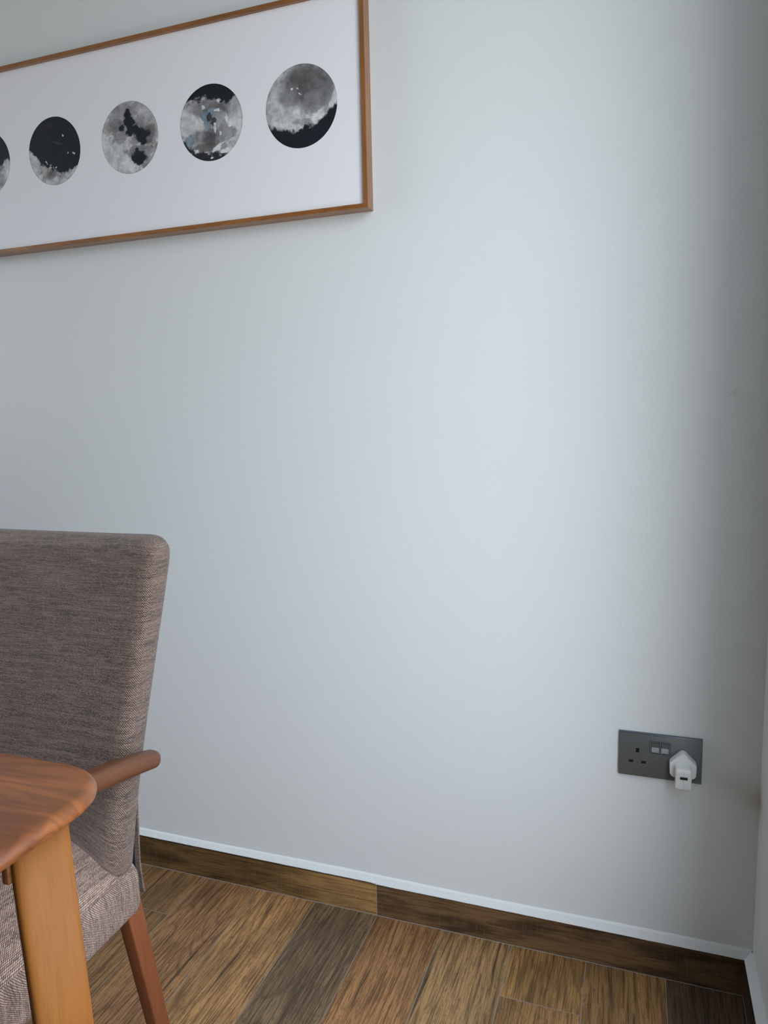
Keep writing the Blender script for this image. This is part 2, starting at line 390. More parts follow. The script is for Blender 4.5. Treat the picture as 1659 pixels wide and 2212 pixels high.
def rbox_grid(sx, sy, sz, r, step):
    """rounded box centred on the origin on a dense grid -> verts, faces, per-face dominant axis"""
    bm = bmesh.new()
    def coords(L):
        n = max(2, int(round((L - 2 * r) / step))); na = 6
        inner = [-(L / 2 - r) + (L - 2 * r) * i / n for i in range(n + 1)]
        arc = [(i + 1) / na for i in range(na)]
        return [-(L / 2 - r) - r * math.tan(PI / 4 * t) for t in reversed(arc)] + inner + [(L / 2 - r) + r * math.tan(PI / 4 * t) for t in arc]
    cx, cy, cz = coords(sx), coords(sy), coords(sz)
    idx = {}; V = []; F = []; A = []
    def vid(p):
        key = tuple(round(c, 6) for c in p)
        if key not in idx:
            q = [max(-h, min(h, c)) for c, h in zip(p, (sx / 2 - r, sy / 2 - r, sz / 2 - r))]
            d = Vector([a - b for a, b in zip(p, q)])
            if d.length > 1e-9: d = d.normalized() * r
            idx[key] = len(V); V.append(tuple(Vector(q) + d))
        return idx[key]
    def face(c1, c2, mk, ax):
        for i in range(len(c1) - 1):
            for j in range(len(c2) - 1):
                F.append((vid(mk(c1[i], c2[j])), vid(mk(c1[i + 1], c2[j])), vid(mk(c1[i + 1], c2[j + 1])), vid(mk(c1[i], c2[j + 1]))))
                A.append(ax)
    face(cx, cz, lambda a, b: (a, -sy / 2, b), '-y'); face(cx, cz, lambda a, b: (a, sy / 2, b), '+y')
    face(cy, cz, lambda a, b: (-sx / 2, a, b), '-x'); face(cy, cz, lambda a, b: (sx / 2, a, b), '+x')
    face(cx, cy, lambda a, b: (a, b, -sz / 2), '-z'); face(cx, cy, lambda a, b: (a, b, sz / 2), '+z')
    return V, F, A

def cushion(name, dims, r, step, deform, mat, parent):
    sx, sy, sz = dims
    V, F, A = rbox_grid(sx, sy, sz, r, step)
    uvs = []
    for f, a in zip(F, A):
        for i in f:
            x, y, z = V[i]
            if a[1] == 'y': uv = (x, z) if a[0] == '-' else (-x, z)
            elif a[1] == 'x': uv = (sx / 2 + y + sy / 2, z) if a[0] == '+' else (-sx / 2 - y - sy / 2, z)
            else: uv = (x, sz / 2 + y + sy / 2) if a[0] == '+' else (x, -sz / 2 - y - sy / 2)
            uvs.append(uv)
    o = mesh_obj(name, [deform(*v) for v in V], F, mat, parent, True, uvs)
    return fix_normals(o)

# ------------------------------------------------------------------ the room
XL, YF, ZC = -3.3, -3.6, 2.65
m = MB(); m.box((XL, YF, -0.05), (0.0, 0.0, 0.0)); floor = structure(m.build('floor', FLOOR))
m = MB(); m.box((XL - 0.1, 0.0, -0.05), (0.16, 0.12, ZC)); structure(m.build('wall_back', WALL))
m = MB()
m.box((XL - 0.1, WL_Y0, -0.05), (XL, 0.0, ZC)); m.box((XL - 0.1, YF, -0.05), (XL, WL_Y1, ZC))
m.box((XL - 0.1, WL_Y1, -0.05), (XL, WL_Y0, WL_Z0)); m.box((XL - 0.1, WL_Y1, WL_Z1), (XL, WL_Y0, ZC))
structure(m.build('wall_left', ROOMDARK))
m = MB(); ym2 = (WL_Y0 + WL_Y1) / 2
m.box((XL - 0.08, WL_Y0 - 0.045, WL_Z0), (XL - 0.03, WL_Y0, WL_Z1)); m.box((XL - 0.08, WL_Y1, WL_Z0), (XL - 0.03, WL_Y1 + 0.045, WL_Z1))
m.box((XL - 0.08, WL_Y1, WL_Z0), (XL - 0.03, WL_Y0, WL_Z0 + 0.045)); m.box((XL - 0.08, WL_Y1, WL_Z1 - 0.045), (XL - 0.03, WL_Y0, WL_Z1))
m.box((XL - 0.075, ym2 - 0.02, WL_Z0), (XL - 0.035, ym2 + 0.02, WL_Z1))
structure(m.build('added_fill_window', WINFRAME))  # frame of the window added to brighten the left of the back wall
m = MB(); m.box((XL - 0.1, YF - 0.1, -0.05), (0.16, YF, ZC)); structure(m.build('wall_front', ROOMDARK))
m = MB(); m.box((XL - 0.1, YF - 0.1, ZC), (0.16, 0.12, ZC + 0.1)); structure(m.build('ceiling', CEIL))
m = MB()
m.box((0, WIN_Y0, -0.05), (0.16, 0.0, ZC)); m.box((0, YF, -0.05), (0.16, WIN_Y1, ZC))
m.box((0, WIN_Y1, -0.05), (0.16, WIN_Y0, WIN_Z0)); m.box((0, WIN_Y1, WIN_Z1), (0.16, WIN_Y0, ZC))
structure(m.build('wall_right', WALLR))
m = MB(); fw_ = 0.045
m.box((0.05, WIN_Y0 - fw_, WIN_Z0), (0.11, WIN_Y0, WIN_Z1)); m.box((0.05, WIN_Y1, WIN_Z0), (0.11, WIN_Y1 + fw_, WIN_Z1))
m.box((0.05, WIN_Y1, WIN_Z0), (0.11, WIN_Y0, WIN_Z0 + fw_)); m.box((0.05, WIN_Y1, WIN_Z1 - fw_), (0.11, WIN_Y0, WIN_Z1))
ym = (WIN_Y0 + WIN_Y1) / 2
m.box((0.06, ym - 0.02, WIN_Z0), (0.10, ym + 0.02, WIN_Z1))
structure(m.build('window_1', WINFRAME))

# skirting of wood-look tiles, grout, and the plaster lip above it
HS = 0.0758
SKX = m_skirting('x'); SKY_ = m_skirting('y')
m = MB()
m.box((XL, -0.010, 0.0012), (-0.752, 0.0, HS + 0.0012), 0)
m.box((-0.7502, -0.010, 0.0012), (-0.015, 0.0, HS - 0.0012), 0)
m.box((-0.752, -0.0095, 0.0), (-0.7502, 0.0, HS), 1)
m.box((XL, -0.0105, 0.0), (-0.015, 0.0, 0.0012), 1)
structure(m.build('baseboard_back', [SKX, GROUT]))
m = MB()
m.box((-0.015, WIN_Y0 - 2.9, 0.0012), (0.0, -0.010, HS), 0)
m.box((-0.0155, WIN_Y0 - 2.9, 0.0), (0.0, -0.010, 0.0012), 1)
structure(m.build('baseboard_right', [SKY_, GROUT]))

def lip(name, run, along, depth, z0, z1, seed):
    """wedge of paint and filler sloping from the wall out to the top of the skirting"""
    rnd = random.Random(seed); n = 260
    v = []; f = []
    t0, t1 = run
    for i in range(n + 1):
        t = t0 + (t1 - t0) * i / n
        zt = z1 + 0.0012 * math.sin(t * 9.0 + seed) + 0.0004 * rnd.uniform(-1, 1)
        zb = z0 + (0.0024 if along == 'x' and t < -0.751 else 0.0) - (0.0005 * rnd.random() ** 3 + 0.0002)
        for (d, z) in ((0.0, zt), (-depth * 0.35, zt - (zt - zb) * 0.22), (-depth, zb + 0.001), (-depth, zb), (0.0, zb)):
            v.append((t, d, z) if along == 'x' else (d, t, z))
    for i in range(n):
        for k_ in range(5):
            a = i * 5 + k_; b = i * 5 + (k_ + 1) % 5
            f.append((a, b, b + 5, a + 5))
    f.append(tuple(range(5))); f.append(tuple(n * 5 + k_ for k_ in range(5)))
    return structure(fix_normals(mesh_obj(name, v, f, PLASTER)))
lip('trim_1', (XL, -0.002), 'x', 0.0102, HS - 0.001, 0.0915, 3)
lip('trim_2', (-3.3, -0.004), 'y', 0.0152, HS, 0.0905, 5)

# ------------------------------------------------------------------ framed picture
PX1, PZ0, PZ1, PD, FW = -0.7257, 1.5026, 1.9058, 0.0298, 0.0088
PX0 = PX1 - 2.255
pic = thing('framed_picture', 'wide oak-framed print of a row of grey watercolour moons hanging on the white wall', 'picture', ((PX0 + PX1) / 2, 0, PZ0))
def rail(o1, o2, i2, i1, mat):
    """mitred rail: outer edge o1-o2, inner edge i1-i2, in (x, z)"""
    v = [(q[0], y, q[1]) for y in (-PD, 0.0) for q in (o1, o2, i2, i1)]
    f = [(0, 1, 2, 3), (7, 6, 5, 4), (0, 4, 5, 1), (1, 5, 6, 2), (2, 6, 7, 3), (3, 7, 4, 0)]
    o = fix_normals(mesh_obj('frame_rail', v, f, mat, pic))
    md = o.modifiers.new('bevel', 'BEVEL'); md.width = 0.0006; md.segments = 2; md.limit_method = 'ANGLE'
    return o
oc = [(PX0, PZ0), (PX1, PZ0), (PX1, PZ1), (PX0, PZ1)]
ic = [(PX0 + FW, PZ0 + FW), (PX1 - FW, PZ0 + FW), (PX1 - FW, PZ1 - FW), (PX0 + FW, PZ1 - FW)]
for i in range(4):
    j = (i + 1) % 4
    rail(oc[i], oc[j], ic[j], ic[i], FRAMEH if i % 2 == 0 else FRAMEV)

# --- the print: paper with a row of moons painted in its colour attribute
rs = np.random.RandomState(4)
GRID = rs.rand(256, 256)
def vnoise(x, y):
    xi = np.floor(x).astype(int); yi = np.floor(y).astype(int); fx = x - xi; fy = y - yi
    fx = fx * fx * (3 - 2 * fx); fy = fy * fy * (3 - 2 * fy)
    g = lambda a, b: GRID[a % 256, b % 256]
    return (g(xi, yi) * (1 - fx) + g(xi + 1, yi) * fx) * (1 - fy) + (g(xi, yi + 1) * (1 - fx) + g(xi + 1, yi + 1) * fx) * fy
def fbm(x, y, o=5, g=0.5):
    s_ = 0; a = 1.0; t = 0
    for i in range(o):
        s_ = s_ + a * vnoise(x * 2 ** i + 17.3 * i, y * 2 ** i + 9.1 * i); t += a; a *= g
    return s_ / t
def ss(x, a, b):
    t = np.clip((x - a) / (b - a), 0, 1); return t * t * (3 - 2 * t)
PAPER = np.array([0.86, 0.86, 0.915])
NAVY = (0.010, 0.0125, 0.019)
def paint(col, mask, rgb):
    return col * (1 - mask[:, None]) + np.array(rgb)[None, :] * mask[:, None]
def blob(u, v, cx, cy, rx, ry, soft, sd, rag=0.5, ang=0.0):
    """watercolour blot with a ragged edge; returns (fill, rim)"""
    du, dv = u - cx, v - cy
    ca, sa = math.cos(ang), math.sin(ang)
    a = (du * ca + dv * sa) / rx; b = (-du * sa + dv * ca) / ry
    w_ = 0.9 / max(rx, ry)
    d = np.sqrt(a * a + b * b) + rag * (fbm(u * w_ * 1.6 + sd * 3.1, v * w_ * 1.6 + sd * 7.7, 5, 0.6) - 0.5) * 1.8
    fill = 1 - ss(d, 1 - soft, 1 + soft * 0.3)
    rim = np.clip(1 - np.abs(d - 0.96) / 0.07, 0, 1)
    return fill, rim
def moon_colors(kind, u, v):
    n1 = fbm(u * 3 + 11 * kind, v * 3 + 5 * kind, 6, 0.6); n2 = fbm(u * 9 + 3 * kind, v * 9 + 31, 5, 0.6)
    n3 = fbm(u * 5 + 40, v * 5 + 13 * kind, 5, 0.65)
    n4 = fbm(u * 2.3 + 70 + kind, v * 2.3 + 8 * kind, 6, 0.62); n5 = fbm(u * 6 + 90, v * 6 + 3 * kind, 5, 0.62)
    g = 0.60 + 0.55 * (n1 - 0.5) + 0.35 * (n2 - 0.5)
    def wash(g, f, th, amt):
        # pale wash with the darker line a drying edge leaves
        return g - amt * ss(f - th, -0.012, 0.012) - 0.5 * amt * np.exp(-((f - th - 0.008) / 0.012) ** 2)
    g = wash(wash(wash(g, n4, 0.50, 0.14), n5, 0.56, 0.12), n3, 0.60, 0.10)
    col = np.stack([g, g * 0.995, g * 1.02], 1)
    def B(cx, cy, rx, ry, tone, op=1.0, soft=0.25, rag=0.5, rim=0.0, ang=0.0, sd=None):
        nonlocal col
        fl, rm = blob(u, v, cx, cy, rx, ry, soft, sd if sd is not None else (cx * 7 + cy * 13 + kind), rag, ang)
        t = (tone, tone, tone * 1.04) if isinstance(tone, (int, float)) else tone
        gr = 0.45 + 0.75 * n2 + 0.35 * n1 + 0.25 * ss(n5, 0.46, 0.52)
        tt = np.array(t)[None, :] * (gr[:, None] if not isinstance(tone, str) else 1)
        col = col * (1 - (fl * op)[:, None]) + tt * (fl * op)[:, None]
        if rim: col = col * (1 - (rm * rim)[:, None] * 0.6)
    def curve(pts, amp, below=True, soft=0.05, tone=NAVY, fine=0.05):
        nonlocal col
        xs, ys = zip(*pts)
        yb = np.interp(u, xs, ys) + amp * 1.5 * (n3 - 0.5) * 2 + fine * 2.4 * (n2 - 0.5) * 2
        d = (yb - v) if below else (v - yb)
        mk = ss(d, -soft, soft)
        t = np.array(tone)[None, :] * (0.75 + 0.6 * n1[:, None])
        col = col * (1 - mk[:, None]) + t * mk[:, None]
    def speck(cx, cy, rx, ry, ang=0.0, tone=0.62):
        B(cx, cy, rx * 0.85, ry * 0.85, tone, 1.0, 0.25, 1.25, 0, ang)
    if kind == 1:
        B(-0.55, 0.1, 0.6, 0.9, 0.50, 0.7, 0.8, 0.4)
        B(0.28, 0.50, 0.78, 0.62, 0.105, 0.92, 0.55, 0.42)
        B(0.10, 0.62, 0.42, 0.36, 0.06, 0.5, 0.8, 0.5)
        B(-0.40, 0.28, 0.36, 0.26, 0.17, 0.75, 0.6, 0.5)
        B(0.40, 0.05, 0.42, 0.34, 0.19, 0.75, 0.5, 0.5, 0.4)
        B(0.72, 0.25, 0.26, 0.40, 0.13, 0.7, 0.5, 0.5)
        B(0.05, -0.38, 0.24, 0.09, 0.26, 0.8, 0.2, 0.5, 0.7)
        B(0.94, 0.05, 0.10, 0.34, 0.60, 0.95, 0.3, 0.6, 0.5)
        B(0.88, -0.10, 0.16, 0.12, 0.60, 0.9, 0.3, 0.6)
        B(0.45, -0.28, 0.26, 0.10, 0.60, 0.85, 0.4, 0.6, 0, 0.5)
        B(-0.35, -0.42, 0.55, 0.09, 0.58, 0.85, 0.5, 0.6, 0, -0.25)
        B(-0.12, -0.16, 0.10, 0.2, 0.56, 0.7, 0.6, 0.6)
        B(-0.92, -0.05, 0.08, 0.5, 0.34, 0.5, 0.2, 0.3, 0.8)
        curve([(-1, -0.33), (-0.75, -0.42), (-0.44, -0.52), (-0.17, -0.58), (0.09, -0.47), (0.43, -0.48), (0.7, -0.30), (1, -0.04)], 0.05, True, 0.045)
        for q in ((-0.23, 0.44, 0.035, 0.035), (-0.08, 0.44, 0.03, 0.018), (-0.03, 0.31, 0.04, 0.016), (0.03, 0.27, 0.025, 0.015)): speck(*q, -0.7)
    elif kind == 2:
        B(-0.6, 0.08, 0.45, 0.5, 0.52, 0.8, 0.6, 0.4); B(0.75, -0.15, 0.5, 0.7, 0.54, 0.85, 0.5, 0.4)
        B(-0.15, 0.42, 0.62, 0.24, 0.16, 0.85, 0.4, 0.75, 0.3); B(0.4, 0.36, 0.42, 0.22, 0.10, 0.85, 0.5, 0.7)
        B(0.72, 0.38, 0.3, 0.3, 0.24, 0.6, 0.5, 0.6); B(0.25, 0.05, 0.34, 0.28, 0.25, 0.8, 0.4, 0.7, 0.4)
        B(0.42, -0.30, 0.30, 0.26, 0.24, 0.9, 0.25, 0.7, 0.5); B(-0.30, -0.30, 0.50, 0.22, 0.20, 0.8, 0.6, 0.6)
        B(-0.05, -0.45, 0.34, 0.30, 0.065, 0.9, 0.6, 0.6); B(-0.3, -0.62, 0.55, 0.16, 0.08, 0.8, 0.5, 0.7)
        for q in ((-0.19, 0.20, 0.13, 0.16), (0.08, 0.28, 0.13, 0.12), (-0.12, -0.02, 0.10, 0.13), (-0.04, 0.30, 0.07, 0.06), (-0.75, -0.42, 0.16, 0.15), (-0.68, -0.28, 0.07, 0.06)):
            B(*q, (0.16, 0.215, 0.285), 0.85, 0.2, 0.4, 0.8)
        B(-0.05, 0.15, 0.10, 0.12, 0.035, 0.95, 0.2, 0.5); B(0.09, 0.02, 0.09, 0.12, 0.03, 0.9, 0.2, 0.5)
        curve([(-1, 0.5), (-0.62, 0.66), (-0.3, 0.60), (-0.12, 0.66), (0.1, 0.58), (0.3, 0.52), (0.52, 0.42), (0.7, 0.50), (0.88, 0.60), (1, 0.5)], 0.10, False, 0.05)
        curve([(-1, -0.30), (-0.75, -0.58), (-0.45, -0.74), (-0.1, -0.76), (0.15, -0.72), (0.4, -0.86), (0.8, -0.75), (1, -0.5)], 0.10, True, 0.06, (0.022, 0.024, 0.03))
        B(0.20, -0.66, 0.24, 0.07, 0.58, 0.95, 0.2, 0.7, 0, 0.5); B(0.45, -0.78, 0.24, 0.06, 0.58, 0.95, 0.2, 0.6, 0, 0.15)
        B(0.38, -0.66, 0.09, 0.08, 0.26, 0.9, 0.2, 0.4, 0.8); B(0.66, -0.66, 0.14, 0.09, 0.36, 0.6, 0.2, 0.4, 0.6)
        for q in ((0.27, 0.53, 0.07, 0.07), (-0.22, 0.44, 0.05, 0.07), (0.12, -0.15, 0.04, 0.16), (0.30, -0.33, 0.035, 0.07), (0.5, 0.08, 0.05, 0.13), (0.25, 0.30, 0.10, 0.05), (-0.5, -0.68, 0.07, 0.07), (0.0, -0.92, 0.07, 0.03), (-0.2, -0.75, 0.07, 0.03), (0.6, -0.12, 0.08, 0.08), (-0.68, -0.74, 0.04, 0.03)): speck(*q)
    elif kind == 3:
        B(-0.4, -0.5, 0.8, 0.5, 0.54, 0.8, 0.7, 0.3); B(0.5, 0.5, 0.5, 0.35, 0.36, 0.7, 0.7, 0.5)
        B(-0.30, 0.55, 0.55, 0.42, 0.22, 0.8, 0.4, 0.6, 0.5); B(-0.40, 0.30, 0.30, 0.26, 0.13, 0.8, 0.5, 0.7, 0.4)
        B(0.1, 0.86, 0.7, 0.16, 0.22, 0.6, 0.6, 0.5); B(-0.3, 0.05, 0.26, 0.16, 0.26, 0.8, 0.2, 0.6, 0.6)
        B(0.40, 0.36, 0.26, 0.20, 0.20, 0.8, 0.5, 0.6); B(0.66, 0.02, 0.36, 0.30, 0.10, 0.85, 0.5, 0.6)
        B(0.18, -0.40, 0.30, 0.20, 0.15, 0.85, 0.4, 0.7); B(0.48, -0.38, 0.22, 0.16, 0.16, 0.8, 0.5, 0.7); B(0.2, -0.1, 0.2, 0.2, 0.13, 0.7, 0.5, 0.6)
        for q in ((-0.04, 0.66, 0.13, 0.15), (-0.02, 0.48, 0.17, 0.16), (0.10, 0.40, 0.14, 0.09), (-0.26, 0.30, 0.10, 0.09), (0.03, 0.26, 0.13, 0.16), (0.24, 0.18, 0.2, 0.17), (0.0, 0.13, 0.17, 0.10), (0.42, -0.02, 0.27, 0.20), (0.46, -0.18, 0.14, 0.10),
                  (0.24, -0.58, 0.28, 0.17), (0.46, -0.55, 0.20, 0.16), (0.22, -0.42, 0.10, 0.12), (0.30, -0.72, 0.12, 0.09)):
            B(*q, NAVY, 1.0, 0.28, 0.65)
        B(0.30, -0.22, 0.10, 0.05, 0.5, 0.8, 0.3, 0.6)
        B(0.62, -0.48, 0.16, 0.12, 0.32, 0.7, 0.4, 0.5)
    else:
        B(-0.2, -0.7, 0.35, 0.16, 0.14, 0.8, 0.4, 0.9, 0.6); B(-0.1, -0.62, 0.16, 0.14, 0.12, 0.8, 0.4, 0.9, 0.5)
        B(0.1, -0.9, 0.6, 0.12, 0.5, 0.6, 0.6, 0.5); B(-0.8, -0.35, 0.2, 0.4, 0.5, 0.7, 0.6, 0.4)
        if kind == 4:
            curve([(-1, 0.18), (-0.85, 0.04), (-0.67, -0.16), (-0.5, -0.34), (-0.3, -0.46), (-0.05, -0.52), (0.1, -0.6), (0.32, -0.65), (0.6, -0.6), (0.81, -0.55), (1, -0.4)], 0.04, False, 0.03)
            B(0.15, 0.22, 0.26, 0.05, 0.045, 0.8, 0.7, 0.6, 0, -0.3); B(-0.2, 0.45, 0.12, 0.1, 0.02, 0.6, 0.7, 0.6); B(-0.3, 0.75, 0.4, 0.1, 0.022, 0.6, 0.7, 0.6)
            for q in ((0.37, 0.41, 0.05, 0.03, -0.6), (0.52, -0.11, 0.025, 0.04, -0.3), (0.73, -0.15, 0.06, 0.025, -0.6), (-0.34, -0.29, 0.07, 0.022, -0.9), (-0.18, -0.39, 0.05, 0.022, 0), (0.03, -0.48, 0.04, 0.02, 0.4)): speck(*q)
        else:
            B(0.3, -0.5, 0.6, 0.3, 0.2, 0.7, 0.6, 0.7, 0.4); B(0.86, -0.4, 0.05, 0.14, 0.6, 0.9, 0.3, 0.4); B(0.6, -0.2, 0.15, 0.12, 0.1, 0.8, 0.4, 0.6)
            curve([(-1, 0.0), (0.5, -0.12), (0.8, -0.04), (1, 0.05)], 0.06, False, 0.05)
    rr = np.sqrt(u * u + v * v)
    edge = ss(rr, 0.95, 0.995)
    col = col * (1 - 0.14 * edge[:, None])
    return np.clip(col, 0.008, 0.75)

PYP = -0.0220                                      # depth of the paper's face
V = [(PX0 + FW * 0.6, PYP, PZ0 + FW * 0.6), (PX1 - FW * 0.6, PYP, PZ0 + FW * 0.6), (PX1 - FW * 0.6, PYP, PZ1 - FW * 0.6), (PX0 + FW * 0.6, PYP, PZ1 - FW * 0.6)]
VB = [(a, -0.004, c) for a, b, c in V]
verts = V + VB
faces = [(0, 1, 2, 3), (7, 6, 5, 4), (0, 4, 5, 1), (1, 5, 6, 2), (2, 6, 7, 3), (3, 7, 4, 0)]
cols = [tuple(PAPER) + (1,)] * 8
moons = [(1, -0.8641, 1.7098, 0.0775), (2, -1.0691, 1.7096, 0.0745), (3, -1.2717, 1.7089, 0.0737), (4, -1.4763, 1.7093, 0.0724), (5, -1.6780, 1.7088, 0.0725), (4, -1.882, 1.709, 0.073), (3, -2.086, 1.709, 0.073), (2, -2.290, 1.709, 0.074), (1, -2.495, 1.709, 0.075), (4, -2.70, 1.709, 0.075), (2, -2.86, 1.709, 0.05)]
moons = moons[:10]
for q, (kind, mx, mz, mr_) in enumerate(moons):
    nr, na = (84, 260) if q < 5 else (20, 64)
    base = len(verts)
    rr = (np.arange(1, nr + 1) / nr); th = np.arange(na) * 2 * PI / na
    R2, T2 = np.meshgrid(rr, th, indexing='ij')
    u = np.concatenate([[0], (R2 * np.cos(T2)).ravel()]); v = np.concatenate([[0], (R2 * np.sin(T2)).ravel()])
    verts += [(mx + mr_ * a, PYP - 0.00015, mz + mr_ * b) for a, b in zip(u, v)]
    cc = moon_colors(kind, u, v)
    cols += [tuple(c) + (1,) for c in cc]
    for i in range(na):
        faces.append((base, base + 1 + i, base + 1 + (i + 1) % na))
    for r0 in range(nr - 1):
        for i in range(na):
            a = base + 1 + r0 * na + i; b = base + 1 + r0 * na + (i + 1) % na
            faces.append((a, a + na, b + na, b))
k = NT('print_on_paper')
ca = k.attr('paint').outputs['Color']
PRINT = k.fin(ca, 0.55, 0.3)
prt = mesh_obj('print', verts, faces, PRINT, pic)
at = prt.data.color_attributes.new('paint', 'FLOAT_COLOR', 'POINT')
at.data.foreach_set('color', np.array(cols, dtype=np.float32).ravel())
prt['label'] = 'white paper print with a row of moons'

# ------------------------------------------------------------------ wall socket
SX, SZ, SW, SH, ST = -0.2462, 0.4094, 0.147, 0.0865, 0.008
soc = thing('wall_socket', 'dark grey double wall socket with two switches, low on the wall near the right corner', 'socket', (SX + SW / 2, 0, SZ))
P = lambda u_, v_, d=0.0: (SX + u_, -ST - d, SZ + v_)
m = MB()
m.box((SX, -ST + 0.0012, SZ), (SX + SW, 0.0, SZ + SH), 1)
m.box((SX + 0.0006, -ST, SZ + 0.0006), (SX + SW - 0.0006, -ST + 0.002, SZ + SH - 0.0025), 0)
pl = m.build('faceplate', [PLATE, PLATE_EDGE], soc, bevel=0.0007)
for (u0, v0, u1, v1) in ((0.0303, 0.0480, 0.0364, 0.0566), (0.0182, 0.0274, 0.0264, 0.0322), (0.0406, 0.0273, 0.0488, 0.0321)):
    m = MB(); m.box(P(u0, v0, 0.0002), P(u1, v1, -0.003), 0)
    m.build('pin_slot', PLATE_DK, soc)
# switch surround groove
m = MB(); gu0, gv0, gu1, gv1, gw = 0.0546, 0.0495, 0.0915, 0.0742, 0.0006
for a, b in (((gu0, gv0), (gu1, gv0 + gw)), ((gu0, gv1 - gw), (gu1, gv1)), ((gu0, gv0), (gu0 + gw, gv1)), ((gu1 - gw, gv0), (gu1, gv1))):
    m.box(P(a[0], a[1], 0.00015), P(b[0], b[1], -0.001))
m.build('switch_surround', PLATE_DK, soc)
for u0, u1 in ((0.0584, 0.0716), (0.0754, 0.0884)):
    v0, v1 = 0.0532, 0.0711
    m = MB(); m.box(P(u0 - 0.0007, v0 - 0.0007, 0.00015), P(u1 + 0.0007, v1 + 0.0007, -0.001))
    bz = m.build('switch_bezel', PLATE_DK, soc)
    # rocker: lower half tips outwards
    vm = (v0 + v1) / 2
    pr = [(v0, 0.0006), (v0, 0.0026), (vm, 0.0012), (v1, 0.0008), (v1, 0.0006)]
    vv = [P(u0, a, b) for a, b in pr] + [P(u1, a, b) for a, b in pr]
    ff = [(0, 1, 6, 5), (1, 2, 7, 6), (2, 3, 8, 7), (3, 4, 9, 8), (0, 4, 3, 2, 1), (5, 6, 7, 8, 9)]
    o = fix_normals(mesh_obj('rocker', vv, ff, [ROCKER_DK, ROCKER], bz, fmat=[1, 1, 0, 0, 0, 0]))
# small maker's mark at the top right of the plate
cu = bpy.data.curves.new('maker_mark', 'FONT'); cu.body = 'legrand'; cu.size = 0.0050; cu.extrude = 0.00008
tmp = bpy.data.objects.new('maker_mark_tmp', cu); C.objects.link(tmp)
bpy.context.view_layer.update()
me = bpy.data.meshes.new_from_object(tmp.evaluated_get(bpy.context.evaluated_depsgraph_get()))
bpy.data.objects.remove(tmp); bpy.data.curves.remove(cu)
mk = bpy.data.objects.new('maker_mark', me); C.objects.link(mk); me.materials.clear(); me.materials.append(MARK)
xs = [v_.co.x for v_ in me.vertices]; sc_ = 0.0135 / (max(xs) - min(xs))
me.transform(Matrix.Rotation(PI / 2, 4, 'X') @ Matrix.Scale(sc_, 4))
me.transform(Matrix.Translation(Vector(P(0.1297, 0.0793, 0.0001)) - Vector(soc['origin'])))
mk.parent = soc

# ------------------------------------------------------------------ usb charger plugged in on the right
chg = thing('usb_charger', 'white plug-in USB charger in the right outlet of the grey wall socket', 'charger', (SX + 0.1135, -ST, SZ + 0.04))
def rounded_poly(pts, rads, n=7):
    out = []
    N = len(pts)
    for i in range(N):
        p0 = Vector(pts[i - 1]); p1 = Vector(pts[i]); p2 = Vector(pts[(i + 1) % N]); r = rads[i]
        d0 = (p0 - p1).normalized(); d2 = (p2 - p1).normalized()
        half = d0.angle(d2) / 2
        t = r / math.tan(half)
        a = p1 + d0 * t; b = p1 + d2 * t
        cen = p1 + (d0 + d2).normalized() * (r / math.sin(half))
        va, vb = a - cen, b - cen
        for q in range(n + 1):
            s_ = q / n; vq = (va * (1 - s_) + vb * s_)
            out.append(tuple(cen + vq.normalized() * r))
    return out
def slab(outline, d_levels, name, mat, parent):
    """stack of scaled outlines: d_levels = [(depth from plate, inset)], outline in plate (u, v)"""
    cx = sum(q[0] for q in outline) / len(outline); cy = sum(q[1] for q in outline) / len(outline)
    n = len(outline); v = []; f = []
    hw = max(abs(q[0] - cx) for q in outline)
    for d, ins in d_levels:
        s_ = 1 - ins / hw
        v += [P(cx + (a - cx) * s_, cy + (b - cy) * s_, d) for a, b in outline]
    for k_ in range(len(d_levels) - 1):
        for i in range(n):
            j = (i + 1) % n; f.append((k_ * n + i, k_ * n + j, (k_ + 1) * n + j, (k_ + 1) * n + i))
    f.append(tuple(range(n))); f.append(tuple((len(d_levels) - 1) * n + i for i in range(n)))
    o = fix_normals(mesh_obj(name, v, f, mat, parent, True))
    md = o.modifiers.new('edge', 'EDGE_SPLIT'); md.split_angle = math.radians(50)
    return o
cxu = 0.1135
base_pts = [(cxu - 0.0225, 0.0165), (cxu + 0.0225, 0.0165), (cxu + 0.0237, 0.0425), (cxu, 0.0668), (cxu - 0.0237, 0.0425)]
slab(rounded_poly(base_pts, [0.008, 0.008, 0.009, 0.008, 0.009]), [(0.0003, 0), (0.0150, 0.0), (0.0185, 0.0006), (0.0200, 0.0018), (0.0206, 0.0036)], 'plug_base', WHITEP, chg)
bw, b0, b1 = 0.0138, 0.0045, 0.0455
body_pts = [(cxu - bw, b0), (cxu + bw, b0), (cxu + bw, b1), (cxu - bw, b1)]
body = slab(rounded_poly(body_pts, [0.0045] * 4), [(0.018, 0), (0.0385, 0.0), (0.0415, 0.0004), (0.0436, 0.0013), (0.0448, 0.0026), (0.0453, 0.0045)], 'charger_body', WHITEP, chg)
m = MB(); m.box(P(cxu - 0.0066, 0.0268, 0.0449), P(cxu + 0.0066, 0.0325, 0.0454), 0)
port = m.build('usb_port', STEEL, chg)
m = MB(); m.box(P(cxu - 0.0060, 0.0273, 0.0452), P(cxu + 0.0060, 0.0306, 0.0456), 0)
m.build('port_opening', PLATE_DK, port)
m = MB(); m.box(P(cxu - 0.00018, b0 + 0.003, 0.0452), P(cxu + 0.00018, 0.0267, 0.04545), 0); m.box(P(cxu - 0.00018, 0.0326, 0.0452), P(cxu + 0.00018, b1 - 0.003, 0.04545), 0)
m.build('seam', plain('seam_grey', (150, 152, 154), 0.5), chg)

